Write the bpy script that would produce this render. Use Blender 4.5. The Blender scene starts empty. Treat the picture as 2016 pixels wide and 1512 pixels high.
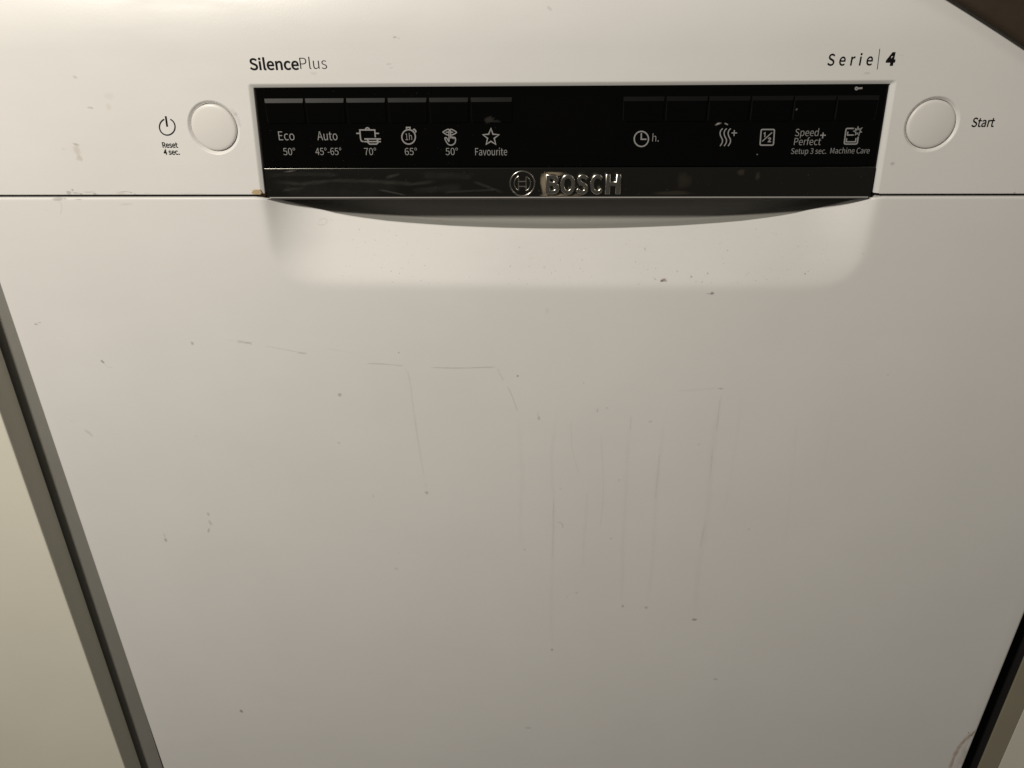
import bpy, bmesh, math, random
from mathutils import Vector, Matrix
random.seed(4)
S = bpy.context.scene
C = S.collection
Z0 = 0.80                      # height of the lens above the floor
def V(x, y, z): return (x * .001, y * .001, z * .001 + Z0)

# ---------------------------------------------------------------- camera
cam = bpy.data.cameras.new('camera')
co = bpy.data.objects.new('camera', cam); C.objects.link(co)
CX, CD, PITCH, YAW, ROLL, FPX = -0.012543, 0.375360, 0.483521, -0.038393, -0.010662, 1510.11
cy, sy, cp, sp = math.cos(YAW), math.sin(YAW), math.cos(PITCH), math.sin(PITCH)
fw = Vector((sy * cp, cy * cp, -sp)); ri = Vector((cy, -sy, 0)); up = ri.cross(fw)
R = math.cos(ROLL) * ri + math.sin(ROLL) * up; U = math.cos(ROLL) * up - math.sin(ROLL) * ri
co.matrix_world = Matrix(((R.x, U.x, -fw.x, CX), (R.y, U.y, -fw.y, -CD), (R.z, U.z, -fw.z, Z0), (0, 0, 0, 1)))
cam.sensor_width = 36; cam.lens = FPX * 36 / 2016
cam.clip_start = .01; cam.clip_end = 50
S.camera = co

# ---------------------------------------------------------------- light
W = bpy.data.worlds.new('World'); S.world = W; W.use_nodes = True
W.node_tree.nodes['Background'].inputs['Color'].default_value = (1.0, .91, .80, 1)
W.node_tree.nodes['Background'].inputs['Strength'].default_value = .06
lamp = bpy.data.lights.new('kitchen_lamp', 'POINT')
lamp.energy = 27.8; lamp.color = (1.0, .93, .822); lamp.shadow_soft_size = .035
lo = bpy.data.objects.new('kitchen_lamp', lamp); C.objects.link(lo)
lo.location = (-.47, -.64, Z0 + .38)
fill = bpy.data.lights.new('fill_light', 'POINT')          # fill added at right front, lifts faces turned from the main lamp
fill.energy = 5.6; fill.color = (1.0, .92, .82); fill.shadow_soft_size = .25
fo = bpy.data.objects.new('fill_light', fill); C.objects.link(fo)
fo.location = (1.15, -1.1, Z0 + .55)
S.view_settings.view_transform = 'Standard'; S.view_settings.look = 'None'
S.view_settings.exposure = 0; S.view_settings.gamma = 1
S.render.engine = 'CYCLES'
S.cycles.max_bounces = 6; S.cycles.use_denoising = True

# ---------------------------------------------------------------- helpers
def obj(name, verts, faces, m, parent=None, smooth=False, mm=True):
    me = bpy.data.meshes.new(name)
    me.from_pydata([V(*v) for v in verts] if mm else verts, [], faces); me.update()
    if smooth: me.polygons.foreach_set('use_smooth', [True] * len(me.polygons))
    if m: me.materials.append(m)
    o = bpy.data.objects.new(name, me); C.objects.link(o)
    if parent: o.parent = parent
    return o
class MB:
    def __init__(s): s.v = []; s.f = []
    def add(s, v, f):
        n = len(s.v); s.v += list(v); s.f += [tuple(i + n for i in q) for q in f]
    def box(s, x0, x1, y0, y1, z0, z1):
        s.add([(x, y, z) for x in (x0, x1) for y in (y0, y1) for z in (z0, z1)],
              [(0, 1, 3, 2), (4, 6, 7, 5), (0, 4, 5, 1), (2, 3, 7, 6), (0, 2, 6, 4), (1, 5, 7, 3)])
    def loft(s, rings, closed=True):
        n = len(rings[0]); v = [p for r in rings for p in r]; f = []
        for i in range(len(rings) - 1):
            for j in range(n if closed else n - 1):
                k = (j + 1) % n
                f.append((i * n + j, i * n + k, (i + 1) * n + k, (i + 1) * n + j))
        s.add(v, f)
    def fan(s, ring, rev=False):
        f = tuple(range(len(ring))); s.add(ring, [f[::-1] if rev else f])
    def slab(s, poly, yf, yb, bev=.3):
        """a plate: poly in x,z (anticlockwise), front at yf, back at yb, bevelled front edge"""
        n = len(poly); c = [sum(p[k] for p in poly) / n for k in (0, 1)]
        def inset(d):
            o = []
            for i in range(n):
                p0, p1, p2 = Vector(poly[i - 1]), Vector(poly[i]), Vector(poly[(i + 1) % n])
                a, b = (p1 - p0).normalized(), (p2 - p1).normalized()
                na, nb = Vector((-a.y, a.x)), Vector((-b.y, b.x))
                m_ = (na + nb); m_ = m_ / max(m_.dot(na), .3)
                o.append(p1 + m_ * d)
            return o
        rings = [[(p.x, yb, p.y) for p in inset(0)], [(p.x, yf + bev, p.y) for p in inset(0)],
                 [(p.x, yf + bev * .3, p.y) for p in inset(bev * .3)], [(p.x, yf, p.y) for p in inset(bev)]]
        s.loft(rings); s.fan(rings[-1])
    def build(s, name, m, parent=None, smooth=False):
        o = obj(name, s.v, s.f, m, parent, smooth)
        bm = bmesh.new(); bm.from_mesh(o.data); bmesh.ops.recalc_face_normals(bm, faces=bm.faces)
        bm.to_mesh(o.data); bm.free()
        return o
def thing(name, label, cat, loc=(0, 0, 0)):
    o = bpy.data.objects.new(name, None); C.objects.link(o); o.empty_display_size = .05
    o['label'] = label; o['category'] = cat
    return o

# ---------------------------------------------------------------- materials
def mat(name, col, rough=.4, spec=.5, metal=0, coat=0, coat_r=.1, vary=0, vscale=9, bump=0, bscale=600, rvar=0):
    m = bpy.data.materials.new(name); m.use_nodes = True
    N = m.node_tree.nodes; L = m.node_tree.links; b = N['Principled BSDF']
    b.inputs['Base Color'].default_value = (*col, 1); b.inputs['Roughness'].default_value = rough
    b.inputs['Specular IOR Level'].default_value = spec; b.inputs['Metallic'].default_value = metal
    b.inputs['Coat Weight'].default_value = coat; b.inputs['Coat Roughness'].default_value = coat_r
    if vary or bump or rvar:
        tc = N.new('ShaderNodeTexCoord')
    if vary:
        n = N.new('ShaderNodeTexNoise'); n.inputs['Scale'].default_value = vscale; n.inputs['Detail'].default_value = 5
        n.inputs['Roughness'].default_value = .6
        L.new(tc.outputs['Object'], n.inputs['Vector'])
        r = N.new('ShaderNodeValToRGB')
        r.color_ramp.elements[0].position = .3; r.color_ramp.elements[1].position = .7
        r.color_ramp.elements[0].color = (*[c * (1 - vary * k) for c, k in zip(col, (.8, 1., 1.4))], 1)
        r.color_ramp.elements[1].color = (*[c * (1 + vary * k) for c, k in zip(col, (1., .9, .6))], 1)
        L.new(n.outputs['Fac'], r.inputs['Fac']); L.new(r.outputs['Color'], b.inputs['Base Color'])
    if rvar:
        n = N.new('ShaderNodeTexNoise'); n.inputs['Scale'].default_value = 1; n.inputs['Detail'].default_value = 6
        mp = N.new('ShaderNodeMapping'); mp.inputs['Scale'].default_value = (22, 20, 90)      # wiped sideways
        L.new(tc.outputs['Object'], mp.inputs['Vector']); L.new(mp.outputs['Vector'], n.inputs['Vector'])
        mr = N.new('ShaderNodeMapRange'); mr.inputs['From Min'].default_value = .3; mr.inputs['From Max'].default_value = .7
        mr.inputs['To Min'].default_value = rough - rvar; mr.inputs['To Max'].default_value = rough + rvar
        L.new(n.outputs['Fac'], mr.inputs['Value']); L.new(mr.outputs['Result'], b.inputs['Roughness'])
    if bump:
        n = N.new('ShaderNodeTexNoise'); n.inputs['Scale'].default_value = bscale; n.inputs['Detail'].default_value = 3
        L.new(tc.outputs['Object'], n.inputs['Vector'])
        bp = N.new('ShaderNodeBump'); bp.inputs['Strength'].default_value = bump; bp.inputs['Distance'].default_value = .0002
        L.new(n.outputs['Fac'], bp.inputs['Height']); L.new(bp.outputs['Normal'], b.inputs['Normal'])
    return m
WHITE = mat('white_enamel', (.80, .795, .785), .41, .45, vary=.02, vscale=14, bump=.12, bscale=900, rvar=.11)
BUTTON = mat('white_button_plastic', (.78, .765, .74), .35, .5, bump=.05, bscale=900)
BLACK = mat('black_gloss_panel', (.002, .002, .002), .10, .18)
KEYM = mat('black_key_plastic', (.004, .004, .0036), .44, .16)
GLASS = mat('black_display_glass', (.002, .002, .002), .06, .22)
STRIP = mat('black_chrome_strip', (.13, .13, .118), .22, .5, metal=1)
CHROME = mat('dark_chrome', (.55, .53, .48), .26, .5, metal=1)
REFLM = mat('grey_door_reflection', (.42, .41, .40), .4, .5)
POCKET = mat('grey_pocket_plastic', (.30, .295, .275), .55, .3, bump=.1, bscale=500)
PRINT_L = mat('pale_grey_print', (.30, .30, .295), .6, .2)
PRINT_D = mat('black_print', (.007, .006, .007), .55, .15)
CREAM = mat('cream_laminate', (.81, .79, .69), .42, .4, vary=.03, vscale=10, bump=.15, bscale=500)
CREAM_R = CREAM
EDGE = mat('olive_edge_band', (.31, .285, .215), .5, .3, vary=.04, vscale=20)
CARC = mat('grey_carcass_board', (.235, .23, .212), .55, .3, vary=.05, vscale=25)
BODYM = mat('dark_casing_and_gap_shade', (.02, .019, .018), .6, .3)  # casing colour, kept near black to stand for shade in gaps too
CLOTH = mat('dark_brown_fabric', (.055, .042, .031), .9, .1, vary=.12, vscale=60, bump=.5, bscale=900)
TAN = mat('dried_tan_residue', (.50, .40, .25), .6, .2, vary=.12, vscale=250, bump=.4, bscale=700)
FILM = bpy.data.materials.new('dirt_and_reflection_film'); FILM.use_nodes = True
_N = FILM.node_tree.nodes; _L = FILM.node_tree.links
_a = _N.new('ShaderNodeVertexColor'); _a.layer_name = 'dirt_and_reflection'
_t = _N.new('ShaderNodeBsdfTransparent'); _x = _N.new('ShaderNodeMixShader')
_N['Principled BSDF'].inputs['Roughness'].default_value = .7
_N['Principled BSDF'].inputs['Specular IOR Level'].default_value = .1
_L.new(_a.outputs['Color'], _N['Principled BSDF'].inputs['Base Color'])
_L.new(_a.outputs['Alpha'], _x.inputs['Fac']); _L.new(_t.outputs[0], _x.inputs[1])
_L.new(_N['Principled BSDF'].outputs[0], _x.inputs[2]); _L.new(_x.outputs[0], _N['Material Output'].inputs['Surface'])

# ---------------------------------------------------------------- print, icons and marks: x, z in millimetres on the front plane
ICONS = {"pot_icon":[[[[-91.05,-65.23],[-91.02,-61.99],[-98.18,-61.96],[-98.21,-66.18],[-97.95,-67.0],[-97.03,-67.33]],0,0.6],[[[-95.45,-61.71],[-95.06,-61.17],[-94.43,-60.94],[-93.85,-61.17],[-93.5,-61.72]],0,0.6],[[[-99.87,-63.51],[-98.41,-63.51]],0,0.6],[[[-90.76,-63.54],[-89.27,-63.55]],0,0.6],[[[-96.29,-66.09],[-88.59,-66.12]],0,0.6],[[[-96.42,-67.33],[-88.7,-67.36]],0,0.6],[[[-94.95,-67.63],[-94.08,-68.49],[-90.74,-68.5],[-89.85,-67.65]],0,0.6],[[[-95.03,-66.32],[-94.49,-67.08]],0,0.6],[[[-89.8,-66.34],[-90.41,-67.09]],0,0.6]],"stopwatch_icon":[[[[-71.83,-65.23],[-71.83,-64.7],[-71.92,-64.19],[-72.1,-63.7],[-72.34,-63.25],[-72.66,-62.85],[-73.04,-62.51],[-73.47,-62.25],[-73.94,-62.06],[-74.45,-61.95],[-74.96,-61.93],[-75.48,-61.99],[-76.0,-62.13],[-76.48,-62.36],[-76.93,-62.66],[-77.34,-63.02],[-77.68,-63.45],[-77.96,-63.92],[-78.16,-64.42],[-78.29,-64.94],[-78.33,-65.48],[-78.28,-66.01],[-78.16,-66.51],[-77.95,-66.99],[-77.67,-67.42],[-77.32,-67.79],[-76.91,-68.1],[-76.45,-68.33],[-75.96,-68.48],[-75.44,-68.55],[-74.92,-68.53],[-74.4,-68.42],[-73.89,-68.23],[-73.42,-67.96],[-72.99,-67.63],[-72.62,-67.23],[-72.31,-66.78],[-72.07,-66.28],[-71.91,-65.77]],1,0.6],[[[-75.81,-61.47],[-75.77,-60.89],[-74.09,-60.9],[-74.13,-61.48]],0,0.6],[[[-72.65,-62.0],[-72.06,-61.74],[-71.38,-62.65],[-71.68,-63.1]],0,0.6]],"hush_icon":[[[[-58.59,-63.08],[-58.19,-62.85],[-57.79,-62.6],[-57.4,-62.37],[-57.04,-62.19],[-56.7,-62.04],[-56.38,-61.92],[-56.09,-61.83],[-55.84,-61.81],[-55.65,-61.87],[-55.51,-62.0],[-55.39,-62.13],[-55.26,-62.19],[-55.13,-62.13],[-55.01,-62.0],[-54.87,-61.86],[-54.67,-61.81],[-54.39,-61.86],[-54.05,-61.97],[-53.69,-62.12],[-53.35,-62.3],[-52.97,-62.51],[-52.55,-62.75],[-52.22,-63.02],[-52.12,-63.27],[-52.34,-63.53],[-52.8,-63.79],[-53.34,-64.04],[-53.77,-64.23],[-54.07,-64.35],[-54.32,-64.42],[-54.55,-64.46],[-54.8,-64.52]],0,0.51],[[[-55.87,-64.51],[-56.18,-64.43],[-56.49,-64.36],[-56.8,-64.27],[-57.13,-64.12],[-57.48,-63.91],[-57.85,-63.64],[-58.22,-63.36],[-58.59,-63.08]],0,0.51],[[[-57.08,-63.15],[-55.94,-63.16]],0,0.48],[[[-54.53,-63.16],[-53.79,-63.17]],0,0.48],[[[-55.84,-67.31],[-55.61,-62.64],[-55.27,-62.35],[-54.84,-62.65],[-54.99,-65.85]],0,0.51],[[[-55.91,-67.47],[-56.12,-67.1],[-56.33,-66.71],[-56.53,-66.35],[-56.72,-66.07],[-56.9,-65.86],[-57.08,-65.72],[-57.24,-65.63],[-57.37,-65.61],[-57.52,-65.64],[-57.66,-65.73],[-57.75,-65.9],[-57.74,-66.16],[-57.58,-66.6],[-57.32,-67.18],[-57.01,-67.76],[-56.73,-68.22],[-56.47,-68.52],[-56.23,-68.74],[-55.97,-68.9],[-55.68,-69.01],[-55.36,-69.08],[-55.02,-69.11],[-54.66,-69.09],[-54.33,-69.01],[-53.99,-68.87],[-53.66,-68.66],[-53.35,-68.42],[-53.11,-68.13],[-52.93,-67.8],[-52.8,-67.41],[-52.72,-67.01],[-52.67,-66.67],[-52.66,-66.37],[-52.68,-66.1],[-52.74,-65.87],[-52.83,-65.69],[-52.95,-65.59],[-53.1,-65.56],[-53.27,-65.55],[-53.43,-65.53]],0,0.51],[[[-53.43,-65.59],[-53.46,-66.15]],0,0.48],[[[-54.8,-65.3],[-54.23,-65.36],[-54.19,-65.95]],0,0.48],[[[-54.03,-65.36],[-53.56,-65.5]],0,0.48]],"star_icon":[[[[-35.68,-61.5],[-34.81,-64.14],[-31.9,-64.38],[-34.24,-66.02],[-33.56,-68.79],[-35.82,-67.38],[-38.11,-68.77],[-37.36,-66.01],[-39.57,-64.35],[-36.82,-64.13]],1,0.6]],"clock_icon":[[[[38.74,-66.57],[38.66,-66.02],[38.49,-65.48],[38.24,-64.97],[37.92,-64.5],[37.54,-64.09],[37.1,-63.73],[36.61,-63.46],[36.1,-63.26],[35.56,-63.15],[35.02,-63.12],[34.5,-63.19],[33.99,-63.34],[33.52,-63.57],[33.1,-63.89],[32.74,-64.27],[32.44,-64.71],[32.22,-65.2],[32.09,-65.72],[32.04,-66.27],[32.07,-66.82],[32.19,-67.37],[32.4,-67.9],[32.68,-68.4],[33.04,-68.84],[33.45,-69.23],[33.92,-69.55],[34.42,-69.79],[34.95,-69.95],[35.5,-70.02],[36.04,-70.0],[36.56,-69.89],[37.05,-69.69],[37.5,-69.42],[37.89,-69.06],[38.22,-68.65],[38.48,-68.18],[38.65,-67.66],[38.74,-67.12]],1,0.6],[[[35.22,-64.02],[35.34,-66.72],[37.66,-66.73]],0,0.6]],"steam_icon":[[[[72.91,-62.06],[72.77,-62.2],[72.62,-62.32],[72.48,-62.46],[72.35,-62.61],[72.24,-62.79],[72.15,-63.01],[72.08,-63.25],[72.02,-63.52],[71.99,-63.79],[72.0,-64.06],[72.03,-64.33],[72.1,-64.6],[72.2,-64.87],[72.32,-65.15],[72.45,-65.44],[72.62,-65.73],[72.83,-66.04],[73.05,-66.34],[73.25,-66.65],[73.38,-66.95],[73.47,-67.24],[73.51,-67.53],[73.53,-67.82],[73.51,-68.11],[73.46,-68.4],[73.36,-68.69],[73.22,-68.98],[73.06,-69.27],[72.89,-69.56],[72.73,-69.85]],0,0.51],[[[74.78,-62.07],[74.64,-62.2],[74.49,-62.33],[74.35,-62.46],[74.22,-62.61],[74.11,-62.79],[74.02,-63.01],[73.95,-63.26],[73.89,-63.52],[73.86,-63.8],[73.87,-64.07],[73.91,-64.33],[73.98,-64.6],[74.07,-64.88],[74.19,-65.16],[74.33,-65.44],[74.5,-65.74],[74.71,-66.04],[74.93,-66.35],[75.12,-66.66],[75.26,-66.96],[75.35,-67.25],[75.39,-67.54],[75.41,-67.83],[75.39,-68.12],[75.34,-68.41],[75.24,-68.7],[75.11,-68.99],[74.94,-69.28],[74.77,-69.57],[74.62,-69.86]],0,0.51],[[[76.64,-62.07],[76.5,-62.21],[76.36,-62.34],[76.21,-62.47],[76.08,-62.62],[75.98,-62.8],[75.89,-63.02],[75.82,-63.27],[75.76,-63.53],[75.74,-63.81],[75.74,-64.08],[75.78,-64.34],[75.85,-64.61],[75.95,-64.89],[76.07,-65.17],[76.2,-65.45],[76.37,-65.75],[76.58,-66.05],[76.8,-66.36],[77.0,-66.66],[77.14,-66.96],[77.22,-67.26],[77.27,-67.55],[77.29,-67.84],[77.27,-68.12],[77.22,-68.41],[77.13,-68.7],[76.99,-68.99],[76.83,-69.28],[76.66,-69.57],[76.5,-69.87]],0,0.51],[[[77.4,-63.99],[79.76,-63.99]],0,0.48],[[[78.47,-62.81],[78.61,-65.27]],0,0.48]],"half_load_icon":[[[[91.41,-62.48],[96.5,-62.5],[96.88,-62.66],[97.07,-63.04],[97.52,-68.97],[97.42,-69.42],[97.02,-69.61],[91.85,-69.59],[91.46,-69.43],[91.28,-69.04],[90.93,-63.02],[91.04,-62.64]],1,0.6],[[[92.16,-67.82],[96.02,-63.93]],0,0.48],[[[92.38,-64.3],[92.86,-63.98],[92.99,-65.83]],0,0.48],[[[94.79,-66.7],[95.06,-66.32],[95.62,-66.35],[95.82,-66.8],[94.95,-68.02],[96.13,-68.03]],0,0.48]],"plus_icon":[[[[118.75,-65.19],[121.03,-65.2]],0,0.54],[[[119.76,-64.08],[119.89,-66.47]],0,0.54]],"machine_care_icon":[[[[133.3,-62.17],[130.64,-62.16],[130.18,-62.32],[130.01,-62.79],[130.35,-68.53],[130.55,-69.04],[131.01,-69.24],[135.72,-69.25],[136.2,-69.06],[136.4,-68.55],[136.26,-66.05]],0,0.6],[[[131.07,-63.75],[131.11,-65.14],[133.88,-65.15]],0,0.54],[[[131.09,-66.74],[131.14,-68.21],[135.39,-68.23],[135.4,-66.63]],0,0.54],[[[135.21,-61.2],[135.85,-62.66],[137.42,-61.78],[136.41,-63.2],[137.38,-63.83],[136.38,-64.02],[136.54,-65.48],[135.56,-64.3],[134.69,-65.16],[134.86,-63.89],[133.53,-63.37],[134.75,-63.0],[134.01,-62.17],[135.14,-62.68]],1,0.42]],"key_icon":[[[[131.79,-44.7],[131.77,-44.61],[131.73,-44.53],[131.69,-44.46],[131.63,-44.39],[131.56,-44.33],[131.49,-44.27],[131.41,-44.23],[131.33,-44.2],[131.25,-44.19],[131.17,-44.18],[131.09,-44.19],[131.01,-44.21],[130.95,-44.25],[130.89,-44.3],[130.84,-44.35],[130.8,-44.42],[130.78,-44.49],[130.77,-44.57],[130.77,-44.65],[130.79,-44.73],[130.82,-44.81],[130.86,-44.89],[130.91,-44.97],[130.97,-45.03],[131.04,-45.09],[131.12,-45.14],[131.2,-45.17],[131.28,-45.2],[131.37,-45.21],[131.45,-45.2],[131.52,-45.19],[131.59,-45.16],[131.66,-45.12],[131.71,-45.07],[131.75,-45.01],[131.78,-44.94],[131.8,-44.86],[131.8,-44.78]],1,0.6],[[[131.88,-44.64],[133.73,-44.56]],0,0.78]],"power_icon":[[[[-191.1,-56.6],[-191.62,-56.85],[-192.1,-57.16],[-192.56,-57.52],[-192.97,-57.93],[-193.32,-58.38],[-193.62,-58.87],[-193.86,-59.37],[-194.03,-59.89],[-194.12,-60.41],[-194.14,-60.92],[-194.09,-61.42],[-193.96,-61.89],[-193.76,-62.32],[-193.49,-62.71],[-193.16,-63.05],[-192.78,-63.33],[-192.34,-63.54],[-191.87,-63.69],[-191.36,-63.76],[-190.83,-63.76],[-190.29,-63.69],[-189.76,-63.55],[-189.23,-63.34],[-188.72,-63.06],[-188.24,-62.73],[-187.8,-62.34],[-187.41,-61.91],[-187.07,-61.45],[-186.8,-60.95],[-186.59,-60.44],[-186.46,-59.92],[-186.39,-59.4],[-186.41,-58.9],[-186.49,-58.41],[-186.65,-57.96],[-186.87,-57.54],[-187.16,-57.18],[-187.51,-56.87],[-187.92,-56.61]],0,0.64],[[[-189.95,-55.33],[-190.25,-59.69]],0,0.9]],"divider_line":[[[[138.41,-36.53],[137.77,-28.15]],0,0.32]]}
TEXTS = [["Silence",-145.95,-123.08,-34.97,4.75,0.01,0,1.0],["Plus",-122.56,-110.11,-34.78,4.85,-0.003,0,1.0],["Serie",115.84,135.71,-34.78,4.7,0.007,0,1.22],["4",141.49,145.63,-34.69,4.8,0.024,0,1.0],["Reset",-194.59,-186.99,-69.6,2.45,0.012,0,1.0],["4 sec.",-194.71,-186.83,-72.91,2.45,0.012,0,1.0],["Start",186.19,196.42,-61.48,3.95,0.008,0,1.0],["Eco",-137.68,-130.05,-66.56,4.1,-0.002,1,1.0],["Auto",-118.98,-109.28,-66.62,4.1,-0.002,1,1.0],["50°",-136.5,-130.59,-73.51,3.3,-0.002,1,1.0],["45°-65°",-120.78,-108.1,-73.52,3.3,-0.002,1,1.0],["70°",-96.99,-91.24,-73.62,3.3,-0.002,1,1.0],["65°",-77.39,-71.54,-73.68,3.3,-0.002,1,1.0],["50°",-57.74,-51.79,-73.73,3.3,-0.002,1,1.0],["Favourite",-43.47,-28.16,-73.93,3.4,-0.002,1,1.0],["1h",-76.6,-73.48,-66.66,3.0,-0.002,1,1.0],["h.",40.58,43.57,-67.78,3.5,-0.004,1,1.0],["Speed",106.86,117.65,-65.53,3.25,-0.002,1,1.0],["Perfect",107.02,119.43,-69.64,3.25,-0.002,1,1.0],["Setup 3 sec.",106.3,122.75,-73.66,2.55,-0.002,1,1.0],["Machine Care",124.61,142.84,-73.53,2.55,-0.002,1,1.0]]
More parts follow.
